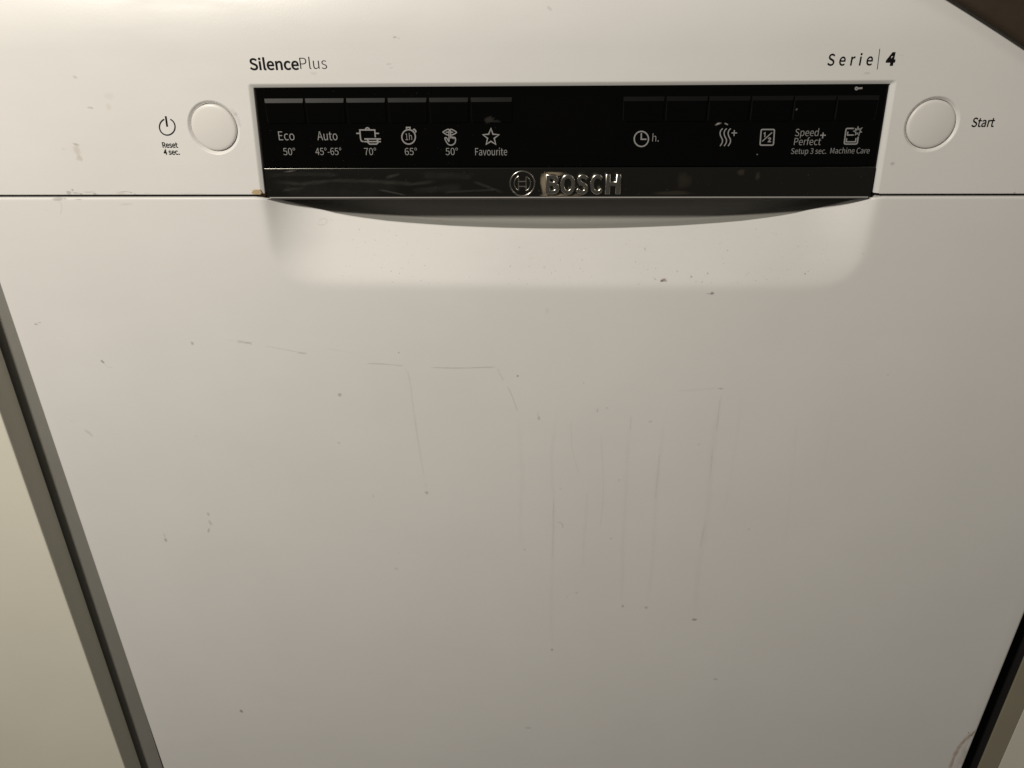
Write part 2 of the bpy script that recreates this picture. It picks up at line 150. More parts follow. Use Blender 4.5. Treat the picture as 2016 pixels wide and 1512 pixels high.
MARKS = [["s",[-201.45,-173.58],[0.99,1.25,0],0.45,[0.1,0.085,0.06]],["s",[-123.86,-204.8],[1.3,1.31,0],0.5,[0.1,0.085,0.06]],["s",[-78.92,-271.38],[1.23,1.31,0],0.45,[0.1,0.085,0.06]],["s",[-11.93,-218.86],[0.86,1.33,0],0.35,[0.1,0.085,0.06]],["s",[-23.84,-192.17],[0.64,0.72,0],0.7,[0.1,0.085,0.06]],["s",[-88.49,-178.38],[0.45,0.49,0],0.6,[0.1,0.085,0.06]],["s",[-128.13,-236.77],[0.66,0.7,0],0.4,[0.1,0.085,0.06]],["s",[-226.01,-466.88],[1.13,1.64,0],0.85,[0.1,0.085,0.06]],["s",[90.49,-370.04],[1.97,1.16,0],0.7,[0.1,0.085,0.06]],["s",[43.32,-359.19],[0.98,1.32,0],0.4,[0.1,0.085,0.06]],["s",[58.46,-360.16],[1.14,1.32,0],0.4,[0.1,0.085,0.06]],["s",[-1.79,-399.46],[1.03,1.42,0],0.45,[0.1,0.085,0.06]],["s",[76.86,-143.42],[1.04,0.9,0],0.75,[0.1,0.085,0.06]],["s",[75.59,-143.7],[2.08,0.45,0],0.4,[0.1,0.085,0.06]],["s",[110.44,-424.37],[2.06,0.79,-20],0.4,[0.1,0.085,0.06]],["s",[-17.86,-477.94],[2.2,1.09,0],0.3,[0.1,0.085,0.06]],["s",[-254.54,-185.06],[1.44,0.72,-50],0.75,[0.1,0.085,0.06]],["s",[-285.49,-162.55],[1.13,0.63,0],0.5,[0.1,0.085,0.06]],["s",[-283.24,-161.64],[0.85,0.38,0],0.4,[0.1,0.085,0.06]],["s",[-275.11,-231.13],[2.43,0.79,-40],0.25,[0.1,0.085,0.06]],["s",[-273.85,-233.2],[1.52,0.43,-40],0.3,[0.1,0.085,0.06]],["s",[-246.87,-310.24],[0.98,1.67,0],0.5,[0.1,0.085,0.06]],["s",[-246.71,-306.6],[0.49,2.07,10],0.25,[0.1,0.085,0.06]],["s",[-215.47,-289.45],[0.96,1.59,0],0.35,[0.1,0.085,0.06]],["s",[-215.5,-296.11],[0.96,2.42,10],0.3,[0.1,0.085,0.06]],["s",[-217.63,-302.09],[0.81,2.04,-20],0.4,[0.1,0.085,0.06]],["s",[-7.84,-153.64],[1.07,1.72,0],0.1,[0.1,0.085,0.06]],["s",[41.71,-122.28],[0.31,0.8,0],0.6,[0.1,0.085,0.06]],["s",[87.74,-199.15],[1.66,0.48,0],0.4,[0.1,0.085,0.06]],["s",[20.78,-213.59],[0.45,1.31,0],0.4,[0.1,0.085,0.06]],["s",[26.09,-211.91],[0.74,0.52,0],0.3,[0.1,0.085,0.06]],["s",[50.76,-220.55],[1.14,0.8,0],0.22,[0.1,0.085,0.06]],["s",[79.57,-235.4],[0.72,0.69,0],0.25,[0.1,0.085,0.06]],["s",[35.58,-260.58],[0.74,0.72,0],0.25,[0.1,0.085,0.06]],["s",[33.0,-304.06],[0.78,0.59,0],0.3,[0.1,0.085,0.06]],["s",[13.12,-348.56],[0.78,0.86,0],0.3,[0.1,0.085,0.06]],["s",[115.73,-295.59],[0.73,0.78,0],0.25,[0.1,0.085,0.06]],["s",[-20.14,-313.8],[0.76,0.81,0],0.3,[0.1,0.085,0.06]],["s",[-102.1,-331.0],[1.96,1.26,-20],0.16,[0.1,0.085,0.06]],["s",[-111.42,-274.1],[0.49,1.51,0],0.18,[0.1,0.085,0.06]],["s",[1.37,-267.26],[0.75,0.73,0],0.2,[0.1,0.085,0.06]],["s",[176.11,-190.02],[0.54,0.47,0],0.3,[0.1,0.085,0.06]],["s",[149.58,-122.38],[0.5,0.54,0],0.2,[0.1,0.085,0.06]],["s",[51.59,-136.99],[1.81,0.72,-5],0.9,[0.16,0.075,0.03]],["s",[50.57,-137.27],[0.91,0.55,0],0.9,[0.1,0.085,0.06]],["s",[52.05,-136.3],[1.29,0.36,0],0.8,[0.45,0.3,0.16]],["s",[65.64,-135.17],[0.67,0.49,0],0.6,[0.1,0.085,0.06]],["s",[47.13,-136.32],[0.91,0.33,-45],0.45,[0.1,0.085,0.06]],["s",[58.45,-132.73],[0.51,0.44,0],0.4,[0.1,0.085,0.06]],["s",[73.96,-133.51],[0.41,0.6,0],0.5,[0.1,0.085,0.06]],["s",[123.07,-133.39],[0.51,0.49,0],0.6,[0.1,0.085,0.06]],["s",[-228.85,-37.63],[1.2,0.73,-20],0.28,[0.1,0.085,0.06]],["s",[-225.51,-51.12],[1.47,0.47,-10],0.35,[0.1,0.085,0.06]],["s",[-224.34,-51.35],[0.49,0.35,0],0.4,[0.1,0.085,0.06]],["s",[-214.92,-46.18],[2.43,1.63,0],0.1,[0.45,0.3,0.16]],["s",[-216.39,-50.93],[1.47,1.65,0],0.16,[0.45,0.3,0.16]],["s",[-236.81,-67.88],[1.75,0.5,-15],0.4,[0.1,0.085,0.06]],["s",[-237.11,-70.75],[1.76,2.99,0],0.3,[0.45,0.3,0.16]],["s",[-236.92,-74.61],[1.77,1.51,0],0.35,[0.45,0.3,0.16]],["s",[-243.69,-70.01],[0.75,0.5,0],0.2,[0.1,0.085,0.06]],["s",[-78.02,-21.71],[0.92,0.46,0],0.5,[0.1,0.085,0.06]],["s",[-76.22,-22.14],[0.46,0.31,0],0.3,[0.1,0.085,0.06]],["s",[-9.13,-10.42],[0.67,0.9,0],0.4,[0.1,0.085,0.06]],["s",[-81.72,-32.89],[1.16,0.43,0],0.22,[0.1,0.085,0.06]],["s",[-80.68,-34.4],[1.17,0.43,0],0.15,[0.1,0.085,0.06]],["s",[-116.59,-36.77],[1.88,0.88,0],0.12,[0.1,0.085,0.06]],["s",[134.24,-38.09],[1.58,0.65,0],0.22,[0.1,0.085,0.06]],["s",[154.17,-78.03],[1.06,0.85,0],0.35,[0.1,0.085,0.06]],["s",[147.85,-30.61],[1.11,0.43,0],0.1,[0.1,0.085,0.06]],["s",[214.63,-92.03],[0.71,0.56,0],0.6,[0.1,0.085,0.06]],["s",[142.02,-94.39],[1.94,0.5,0],0.25,[0.1,0.085,0.06]],["s",[-63.83,-108.97],[2.04,0.57,0],0.3,[0.16,0.075,0.03]],["s",[-148.72,-92.32],[1.27,1.02,0],0.5,[0.16,0.075,0.03]],["s",[-247.19,-91.19],[1.29,1.05,0],0.5,[0.1,0.085,0.06]],["s",[-244.77,-89.93],[0.64,0.65,0],0.5,[0.1,0.085,0.06]],["s",[-243.39,-91.44],[2.07,0.53,0],0.35,[0.1,0.085,0.06]],["s",[-240.94,-91.95],[0.9,0.47,0],0.55,[0.1,0.085,0.06]],["s",[-236.8,-90.95],[3.09,0.34,0],0.35,[0.1,0.085,0.06]],["s",[-233.94,-91.83],[1.03,0.52,0],0.6,[0.1,0.085,0.06]],["s",[-220.96,-91.47],[2.32,1.04,0],0.25,[0.45,0.3,0.16]],["s",[-218.2,-90.72],[2.57,0.36,0],0.35,[0.16,0.075,0.03]],["s",[-215.49,-91.23],[1.03,0.39,0],0.4,[0.16,0.075,0.03]],["s",[-213.65,-92.11],[0.77,0.42,0],0.5,[0.1,0.085,0.06]],["s",[-253.25,-94.23],[3.12,1.19,0],0.5,[0.16,0.075,0.03]],["s",[-249.87,-94.23],[1.04,0.53,0],0.5,[0.45,0.3,0.16]],["s",[-242.98,-94.62],[2.07,0.32,0],0.45,[0.1,0.085,0.06]],["s",[-207.4,-91.74],[2.05,0.36,0],0.15,[0.16,0.075,0.03]],["s",[-184.36,-91.9],[7.67,0.41,0],0.12,[0.16,0.075,0.03]],["s",[-152.17,-90.06],[3.04,0.51,0],0.3,[0.16,0.075,0.03]],["s",[-219.0,-97.07],[3.63,0.79,0],0.12,[0.1,0.085,0.06]],["l",[[-183.76,-170.74],[-177.08,-172.52]],0.5,0.2,[0.1,0.085,0.06]],["l",[[-177.03,-172.22],[-176.24,-172.28],[-175.44,-172.34],[-174.64,-172.4],[-173.85,-172.47],[-173.08,-172.55],[-172.34,-172.64],[-171.63,-172.77],[-170.94,-172.91],[-170.27,-173.06],[-169.61,-173.22],[-168.95,-173.38],[-168.29,-173.53]],1.1,0.42,[0.1,0.085,0.06]],["l",[[-173.49,-172.8],[-168.31,-173.69]],1.2,0.4,[0.1,0.085,0.06]],["l",[[-162.06,-174.87],[-160.26,-175.2],[-158.49,-175.53],[-156.72,-175.86],[-154.92,-176.2],[-153.08,-176.56],[-151.17,-176.94],[-149.17,-177.35],[-147.11,-177.79],[-145.01,-178.24],[-142.88,-178.7],[-140.75,-179.17],[-138.64,-179.62]],0.55,0.3,[0.1,0.085,0.06]],["l",[[-144.93,-178.43],[-138.64,-179.62]],1.1,0.42,[0.1,0.085,0.06]],["l",[[-128.64,-175.88],[-112.28,-179.45]],0.5,0.12,[0.1,0.085,0.06]],["l",[[-107.24,-184.98],[-105.37,-185.06],[-103.48,-185.14],[-101.6,-185.22],[-99.72,-185.3],[-97.87,-185.4],[-96.06,-185.52],[-94.29,-185.66],[-92.56,-185.82],[-90.86,-186.0],[-89.16,-186.18],[-87.47,-186.36],[-85.76,-186.54]],0.7,0.42,[0.1,0.085,0.06]],["l",[[-72.35,-187.22],[-69.87,-187.29],[-67.47,-187.38],[-65.07,-187.47],[-62.58,-187.54],[-59.92,-187.58],[-56.98,-187.57],[-53.72,-187.51],[-50.19,-187.4],[-46.48,-187.26],[-42.69,-187.1],[-38.9,-186.94],[-35.21,-186.8]],0.75,0.5,[0.1,0.085,0.06]],["l",[[-35.21,-186.8],[-34.9,-187.61],[-34.59,-188.44],[-34.28,-189.27],[-33.96,-190.09],[-33.65,-190.87],[-33.34,-191.62],[-33.02,-192.31],[-32.71,-192.95],[-32.39,-193.56],[-32.07,-194.16],[-31.75,-194.76],[-31.43,-195.38]],0.9,0.22,[0.1,0.085,0.06]],["l",[[-29.79,-198.54],[-29.46,-199.17],[-29.13,-199.8],[-28.79,-200.42],[-28.46,-201.06],[-28.15,-201.7],[-27.86,-202.36],[-27.61,-202.98],[-27.41,-203.56],[-27.22,-204.14],[-27.02,-204.79],[-26.79,-205.57],[-26.48,-206.54],[-26.1,-207.73],[-25.66,-209.12],[-25.18,-210.63],[-24.68,-212.22],[-24.18,-213.81],[-23.69,-215.34]],0.6,0.38,[0.1,0.085,0.06]],["l",[[-23.69,-215.34],[-23.47,-219.12],[-23.23,-222.97],[-23.0,-226.86],[-22.77,-230.73],[-22.55,-234.57],[-22.36,-238.32],[-22.17,-241.87],[-21.97,-245.24],[-21.79,-248.55],[-21.64,-251.95],[-21.55,-255.57],[-21.55,-259.56],[-21.66,-264.07],[-21.9,-269.04],[-22.2,-274.27],[-22.51,-279.55],[-22.75,-284.68],[-22.88,-289.43],[-22.87,-293.74],[-22.77,-297.76],[-22.6,-301.59],[-22.41,-305.34],[-22.21,-309.11],[-22.04,-313.03]],2.2,0.1,[0.1,0.085,0.06]],["l",[[-85.8,-187.0],[-85.45,-188.12],[-85.08,-189.14],[-84.71,-190.16],[-84.36,-191.28],[-84.05,-192.6],[-83.79,-194.21],[-83.61,-196.09],[-83.49,-198.16],[-83.4,-200.44],[-83.33,-202.94],[-83.24,-205.68],[-83.11,-208.67],[-82.94,-211.97],[-82.76,-215.56],[-82.55,-219.41],[-82.33,-223.48],[-82.08,-227.72],[-81.81,-232.1],[-81.49,-236.68],[-81.14,-241.53],[-80.76,-246.57],[-80.36,-251.74],[-79.96,-256.97],[-79.57,-262.17]],0.8,0.2,[0.1,0.085,0.06]],["l",[[-79.57,-262.17],[-78.88,-270.64]],1.4,0.15,[0.1,0.085,0.06]],["l",[[-1.43,-212.82],[-1.96,-218.06],[-2.56,-223.39],[-3.16,-228.78],[-3.71,-234.2],[-4.14,-239.64],[-4.38,-245.07],[-4.36,-250.39],[-4.11,-255.58],[-3.74,-260.78],[-3.31,-266.11],[-2.93,-271.71],[-2.68,-277.71],[-2.57,-284.24],[-2.53,-291.23],[-2.53,-298.54],[-2.56,-306.01],[-2.6,-313.48],[-2.64,-320.78],[-2.69,-327.99],[-2.78,-335.27],[-2.88,-342.53],[-2.96,-349.69],[-3.01,-356.65],[-2.99,-363.33],[-2.88,-369.59],[-2.71,-375.46],[-2.5,-381.1],[-2.27,-386.64],[-2.03,-392.23],[-1.81,-398.04]],1.8,0.14,[0.1,0.085,0.06]],["l",[[-2.74,-273.97],[-2.64,-320.78]],0.7,0.2,[0.1,0.085,0.06]],["l",[[6.43,-219.34],[6.52,-222.4],[6.55,-225.47],[6.58,-228.57],[6.67,-231.68],[6.86,-234.81],[7.22,-237.97],[7.76,-241.14],[8.48,-244.33],[9.3,-247.54],[10.18,-250.77],[11.07,-254.02],[11.91,-257.3]],0.6,0.16,[0.1,0.085,0.06]],["l",[[17.29,-266.29],[17.16,-272.61],[17.01,-279.22],[16.86,-285.91],[16.72,-292.49],[16.59,-298.71],[16.49,-304.35],[16.43,-309.25],[16.4,-313.51],[16.38,-317.37],[16.38,-321.02],[16.38,-324.7],[16.36,-328.64]],1.6,0.14,[0.1,0.085,0.06]],["l",[[23.38,-227.54],[23.94,-233.88],[24.56,-240.45],[25.19,-247.12],[25.77,-253.73],[26.26,-260.13],[26.59,-266.16],[26.74,-271.7],[26.72,-276.85],[26.6,-281.73],[26.43,-286.5],[26.25,-291.32],[26.12,-296.35]],0.8,0.12,[0.1,0.085,0.06]],["l",[[39.91,-215.7],[39.81,-220.41],[39.69,-225.18],[39.56,-230.0],[39.46,-234.85],[39.39,-239.7],[39.37,-244.53],[39.44,-249.23],[39.56,-253.81],[39.73,-258.38],[39.9,-263.07],[40.07,-268.01],[40.2,-273.33],[40.28,-279.07],[40.32,-285.15],[40.34,-291.51],[40.38,-298.12],[40.46,-304.93],[40.61,-311.88],[40.84,-319.04],[41.14,-326.47],[41.48,-334.12],[41.86,-341.94],[42.23,-349.89],[42.59,-357.89]],2.2,0.14,[0.1,0.085,0.06]],["l",[[39.91,-215.7],[39.78,-227.36]],0.6,0.25,[0.1,0.085,0.06]],["l",[[59.04,-210.62],[58.87,-215.52],[58.69,-220.47],[58.51,-225.48],[58.34,-230.54],[58.19,-235.65],[58.08,-240.82],[57.98,-245.97],[57.91,-251.07],[57.85,-256.23],[57.83,-261.54],[57.86,-267.12],[57.95,-273.06],[58.15,-279.5],[58.46,-286.38],[58.82,-293.56],[59.18,-300.92],[59.48,-308.3],[59.66,-315.54],[59.69,-322.63],[59.63,-329.68],[59.49,-336.73],[59.31,-343.84],[59.13,-351.04],[58.99,-358.39]],2.2,0.13,[0.1,0.085,0.06]],["l",[[57.79,-240.82],[57.79,-274.92]],0.7,0.2,[0.1,0.085,0.06]],["l",[[88.39,-202.32],[88.23,-208.48],[88.04,-214.75],[87.85,-221.1],[87.69,-227.52],[87.6,-233.98],[87.62,-240.46],[87.81,-247.02],[88.16,-253.69],[88.58,-260.41],[89.01,-267.09],[89.38,-273.66],[89.6,-280.03],[89.65,-286.26],[89.59,-292.41],[89.45,-298.42],[89.28,-304.23],[89.12,-309.77],[89.03,-314.99],[88.98,-319.7],[88.94,-323.91],[88.92,-327.81],[88.93,-331.61],[88.96,-335.5],[89.04,-339.69],[89.18,-344.2],[89.37,-348.86],[89.59,-353.62],[89.84,-358.47],[90.08,-363.36],[90.31,-368.26]],3,0.13,[0.1,0.085,0.06]],["l",[[88.39,-202.32],[88.39,-226.83]],0.7,0.22,[0.1,0.085,0.06]],["l",[[89.01,-291.42],[87.99,-311.0]],0.8,0.2,[0.1,0.085,0.06]],["l",[[87.53,-237.02],[88.4,-258.05]],0.8,0.2,[0.1,0.085,0.06]],["l",[[99.26,-200.63],[99.48,-207.62],[99.73,-214.81],[99.99,-222.12],[100.22,-229.44],[100.39,-236.7],[100.46,-243.77],[100.42,-250.6],[100.28,-257.23],[100.07,-263.75],[99.83,-270.26],[99.58,-276.85],[99.36,-283.64]],1.5,0.08,[0.1,0.085,0.06]],["l",[[131.66,-209.94],[132.24,-216.9],[132.83,-223.88],[133.42,-230.96],[134.03,-238.25],[134.65,-245.84],[135.29,-253.85],[135.96,-262.37],[136.65,-271.34],[137.36,-280.69],[138.09,-290.32],[138.83,-300.15],[139.58,-310.05]],1.6,0.08,[0.1,0.085,0.06]],["l",[[150.5,-209.76],[153.13,-264.35]],1.5,0.07,[0.1,0.085,0.06]],["l",[[63.24,-200.94],[87.98,-198.83]],1.0,0.12,[0.1,0.085,0.06]],["l",[[-0.3,-291.37],[0.25,-291.74],[0.84,-292.09],[1.44,-292.45],[1.99,-292.82],[2.47,-293.21],[2.83,-293.63],[3.05,-294.1],[3.16,-294.61],[3.19,-295.13],[3.19,-295.67],[3.18,-296.21],[3.21,-296.74]],0.7,0.45,[0.1,0.085,0.06]],["l",[[-12.81,-215.23],[-11.94,-218.2]],0.6,0.3,[0.1,0.085,0.06]],["l",[[-254.09,-186.63],[-253.78,-186.9],[-253.47,-187.19],[-253.17,-187.47],[-252.86,-187.74],[-252.54,-187.99],[-252.19,-188.2],[-251.81,-188.35],[-251.41,-188.47],[-251.0,-188.56],[-250.58,-188.64],[-250.16,-188.72],[-249.75,-188.81]],0.4,0.3,[0.1,0.085,0.06]],["l",[[-254.06,-95.25],[-253.8,-95.44],[-253.5,-95.61],[-253.21,-95.77],[-252.94,-95.97],[-252.73,-96.21],[-252.61,-96.53],[-252.58,-96.93],[-252.63,-97.41],[-252.73,-97.94],[-252.87,-98.5],[-253.05,-99.06],[-253.24,-99.61],[-253.47,-100.16],[-253.74,-100.71],[-254.05,-101.28],[-254.37,-101.85],[-254.69,-102.42],[-255.0,-102.98]],0.6,0.22,[0.1,0.085,0.06]],["l",[[-263.65,-98.58],[-259.34,-101.68]],0.4,0.2,[0.1,0.085,0.06]],["l",[[-126.52,-108.72],[-126.09,-108.43],[-125.66,-108.11],[-125.23,-107.79],[-124.81,-107.5],[-124.39,-107.28],[-123.99,-107.16],[-123.57,-107.14],[-123.12,-107.21],[-122.68,-107.34],[-122.28,-107.51],[-121.96,-107.72],[-121.77,-107.94],[-121.7,-108.2],[-121.73,-108.52],[-121.84,-108.87],[-122.02,-109.21],[-122.25,-109.52],[-122.52,-109.77],[-122.86,-109.94],[-123.3,-110.09],[-123.8,-110.19],[-124.3,-110.26],[-124.77,-110.29],[-125.17,-110.29],[-125.48,-110.24],[-125.74,-110.13],[-125.97,-109.98],[-126.18,-109.82],[-126.39,-109.65],[-126.62,-109.51]],0.5,0.3,[0.1,0.085,0.06]],["l",[[-120.16,-107.42],[-118.71,-108.2]],0.8,0.2,[0.1,0.085,0.06]],["l",[[-158.57,-51.44],[-158.29,-51.74],[-158.01,-52.05],[-157.73,-52.35],[-157.46,-52.65],[-157.2,-52.96],[-156.96,-53.26],[-156.73,-53.56],[-156.52,-53.84],[-156.32,-54.12],[-156.14,-54.42],[-155.97,-54.74],[-155.83,-55.1],[-155.71,-55.5],[-155.6,-55.95],[-155.52,-56.42],[-155.45,-56.9],[-155.39,-57.39],[-155.35,-57.86],[-155.32,-58.32],[-155.31,-58.78],[-155.32,-59.25],[-155.33,-59.71],[-155.34,-60.17],[-155.35,-60.64]],1.3,0.4,[0.16,0.075,0.03]],["l",[[-156.55,-53.72],[-155.83,-55.1]],1.4,0.8,[0.16,0.075,0.03]],["l",[[299.5,-466.9],[298.49,-468.67],[297.46,-470.41],[296.41,-472.16],[295.4,-473.95],[294.45,-475.79],[293.59,-477.73],[292.8,-479.65],[292.06,-481.49],[291.39,-483.4],[290.79,-485.51],[290.28,-487.96],[289.88,-490.89],[289.63,-494.41],[289.52,-498.47],[289.5,-502.89],[289.53,-507.51],[289.56,-512.17],[289.54,-516.7]],2.2,2.6,[0.45,0.3,0.16]],["l",[[297.64,-471.72],[295.62,-476.06]],1.8,2.2,[0.16,0.075,0.03]],["l",[[298.14,-477.58],[297.7,-480.22],[297.22,-482.8],[296.75,-485.39],[296.3,-488.07],[295.94,-490.9],[295.69,-493.98],[295.58,-497.35],[295.6,-500.97],[295.69,-504.77],[295.82,-508.66],[295.96,-512.58],[296.05,-516.45]],5.0,1.1,[0.52,0.42,0.29]],["l",[[298.23,-487.31],[298.09,-489.06],[297.91,-490.73],[297.74,-492.39],[297.59,-494.16],[297.52,-496.11],[297.54,-498.34],[297.69,-500.92],[297.94,-503.79],[298.26,-506.85],[298.62,-510.03],[298.98,-513.22],[299.31,-516.33]],3.0,0.8,[0.55,0.45,0.33]],["s",[293.04,-472.94],[0.63,0.98,0],0.8,[0.1,0.085,0.06]]]

# ---------------------------------------------------------------- the dishwasher
HW = 299.0
dw = thing('dishwasher', 'white dishwasher with black control panel, recessed grip and rows of keys', 'dishwasher')

# fascia: flat sheet with a trapezoid notch and two dished button wells
def notch(off):
    """outline of the notch from bottom left over the top to bottom right, moved inward by off"""
    k = 1.06
    c = [(-151.0 + off * k, -92.0), (-148.5 + off * k, -40.6 - off), (148.5 - off * k, -40.6 - off), (151.0 - off * k, -92.0)]
    r = max(1.7 - off * .45, .5); out = []
    for i in (1, 2):
        p0, p1, p2 = Vector(c[i - 1]), Vector(c[i]), Vector(c[i + 1])
        a = (p0 - p1).normalized(); b = (p2 - p1).normalized()
        s, e = p1 + a * r, p1 + b * r
        for t in range(9):
            t /= 8; out.append(((1 - t) ** 2 * s + 2 * t * (1 - t) * p1 + t * t * e)[:])
    return [c[0]] + out + [c[3]]
BTN = [(-168.0, -60.5), (168.2, -60.4)]
WELL_R, BR_ = 12.7, 10.75
ZB, ZT = -92.0, -26.0
bm = bmesh.new()
def loop(pts):
    vs = [bm.verts.new(V(x, 0, z)) for x, z in pts]
    return [bm.edges.new((vs[i], vs[(i + 1) % len(vs)])) for i in range(len(vs))]
E_ = loop([(-HW, ZT), (-HW, ZB)] + notch(0) + [(HW, ZB), (HW, ZT)])
for bx, bz in BTN:
    E_ += loop([(bx + WELL_R * math.cos(a * math.pi / 48), bz + WELL_R * math.sin(a * math.pi / 48)) for a in range(96)])
bmesh.ops.triangle_fill(bm, use_beauty=True, use_dissolve=False, edges=E_)
for f in bm.faces:
    f.normal_update()
    if f.normal.y > 0: f.normal_flip()
flat_v = [((v.co.x) * 1000, v.co.y * 1000, (v.co.z - Z0) * 1000) for v in bm.verts]
bm.verts.index_update(); flat_f = [tuple(v.index for v in f.verts) for f in bm.faces]; bm.free()
g = MB()
g.add(flat_v, flat_f)
# notch bevel
prof = [(0, 0), (.15, 0), (.4, .03), (.65, .12), (.9, .27), (2.1, 1.02), (2.2, 1.12), (2.24, 5.5)]
g.loft([[(x, y, z) for x, z in notch(o)] for o, y in prof], closed=False)
# button wells
for bx, bz in BTN:
    rings = []
    for r, y in [(12.7, 0), (12.6, 0), (12.35, .06), (12.1, .2), (11.85, .42), (11.3, 1.0), (11.12, 1.25), (11.02, 1.6), (11.0, 5)]:
        rings.append([(bx + r * math.cos(a * math.pi / 48), y, bz + r * math.sin(a * math.pi / 48)) for a in range(96)])
    g.loft(rings)
# top: the fascia rolls back
RT = 92.0
rows = []
for i in range(27):
    th = max(0, (i - 1)) / 25 * 36
    a = math.radians(th)
    rows.append((RT * (1 - math.cos(a)), ZT + (.15 if i else 0) + RT * math.sin(a)))
xs = [-HW + (2 * HW) * i / 60 for i in range(61)]
g.loft([[(x, y, z) for x in xs] for y, z in rows] + [[(x, 60, rows[-1][1] + 6) for x in xs]], closed=False)
# bottom edges and ends
for xa, xb in ((-HW, -151.0), (151.0, HW)):
    g.loft([[(xa, y, z), (xb, y, z)] for y, z in ((0, ZB), (.04, ZB - .2), (.25, ZB - .45), (.7, ZB - .55), (18, ZB - .55))], closed=False)
for s in (-1, 1):
    g.add([(s * HW, 0, ZB), (s * HW, 0, ZT), (s * HW, 60, ZT), (s * HW, 60, ZB)], [(0, 1, 2, 3)])
fascia = obj('fascia', g.v, g.f, WHITE, dw, True)
bm = bmesh.new(); bm.from_mesh(fascia.data)
for f in bm.faces:                       # the front-facing side of every face looks to -y or out of the well
    if f.normal.y > 1e-4: f.normal_flip()
bm.to_mesh(fascia.data); bm.free()

# round push buttons
def button(name, bx, bz):
    m = MB(); rings = []
    for r, y in [(BR_, 6), (BR_, .75), (BR_ - .08, .45), (BR_ - .3, .2), (BR_ - .7, .03), (BR_ - 1.4, -.1)]:
        rings.append((r, y))
    for k in range(1, 12):
        r = (BR_ - 1.4) * (1 - k / 11.5); rings.append((r, -.1 - .5 * (1 - (r / (BR_ - 1.4)) ** 2)))
    rr = [[(bx + r * math.cos(a * math.pi / 48), y, bz + r * math.sin(a * math.pi / 48)) for a in range(96)] for r, y in rings]
    m.loft(rr); m.fan(rr[-1])
    return m.build(name, BUTTON, dw, True)
pb = button('power_button', *BTN[0]); sb = button('start_button', *BTN[1])
# dark disc behind each button, its black stands for shade in the fine gap
for bx, bz in BTN:
    m = MB(); m.fan([(bx + 11.6 * math.cos(a * math.pi / 24), 4.5, bz + 11.6 * math.sin(a * math.pi / 24)) for a in range(48)])
    m.build('button_gap_shade', BODYM, dw)

# black control panel and keys
PY = 1.25                                  # depth of the panel face behind the fascia
KP = (375.36 + PY) / 378.36
px_ = lambda x: -12.54 + (x + 12.54) * KP
def trap(z0, z1, gap=.12):
    f = lambda z: 145.95 + (-43.0 - z) * (148.3 - 145.95) / 51.4 - gap
    return [(px_(-f(z0)), z0 * KP), (px_(f(z0)), z0 * KP), (px_(f(z1)), z1 * KP), (px_(-f(z1)), z1 * KP)]
m = MB(); m.slab(trap(-79.75, -43.0), PY, 8, .25)
panel = m.build('control_panel', BLACK, dw)
def key(x0, x1, zt=-47.9, zb=-59.1):
    m = MB(); r = .9; x0, x1, zt, zb = px_(x0), px_(x1), zt * KP, zb * KP
    def ring(d, y, dt):
        return [(x0 + d, y, zt - d - dt), (x0 + d, y, zb + d + r), (x0 + d + r * .3, y, zb + d + r * .3), (x0 + d + r, y, zb + d), (x1 - d - r, y, zb + d),
                (x1 - d - r * .3, y, zb + d + r * .3), (x1 - d, y, zb + d + r), (x1 - d, y, zt - d - dt)]
    R_ = [ring(0, PY + .4, 0), ring(0, PY - .05, 0), ring(.12, PY - .55, 1.35), ring(.3, PY - .7, 1.55), ring(.5, PY - .92, 5.2)]
    m.loft(R_); m.fan(R_[-1])
    o = m.build('program_key', BLACK, panel); o.data.materials.append(KEYM)
    for f in o.data.polygons:                 # the sloping shoulder is satin, the face polished
        if abs(f.normal.y) < .97: f.material_index = 1
    return o
for i, x in enumerate((-142.4, -123.1, -103.6, -84.0, -64.5, -45.0)): key(x, x + (18.3 if i < 5 else 19.3))
for i, x in enumerate((26.1, 46.0, 65.6, 85.2, 104.7, 124.1)): key(x, x + 18.9, -47.9, -59.0).name = 'option_key' if i == 0 else 'option_key.%03d' % i
m = MB(); m.slab([(px_(x), z * KP) for x, z in ((-21.7, -74.3), (23.0, -74.3), (23.0, -47.6), (-21.7, -47.6))], PY - .1, PY + .5, .12)
m.build('display_window', GLASS, panel)

# lower glossy strip with the raised emblem and maker's letters
m = MB()
a, b = trap(-94.3, -80.0)[1], trap(-94.3, -80.0)[2]
SF = PY - .45                               # front of the strip
ys = [(8, -94.3), (SF + .35, -94.3), (SF + .1, -94.2), (SF, -93.95), (SF, -80.75)] + [(SF + .45 * (1 - math.cos(t * math.pi / 12)), -80.45 + .45 * math.sin(t * math.pi / 12)) for t in range(7)] + [(8, -80.0)]
fx = lambda z: 145.83 + (-43.0 - z) * 2.35 / 51.4
nx = 40
m.loft([[(px_(-fx(z) + 2 * fx(z) * i / nx), y, z * KP) for i in range(nx + 1)] for y, z in ys], closed=False)
strip = m.build('trim_strip', STRIP, dw, True)
m = MB(); m.box(px_(-147.2), px_(147.2), SF + .2, 9, -94.85 * KP, -94.32 * KP); m.build('underside_reflection', REFLM, dw)  # grey bar painted in for the door's reflection under the strip

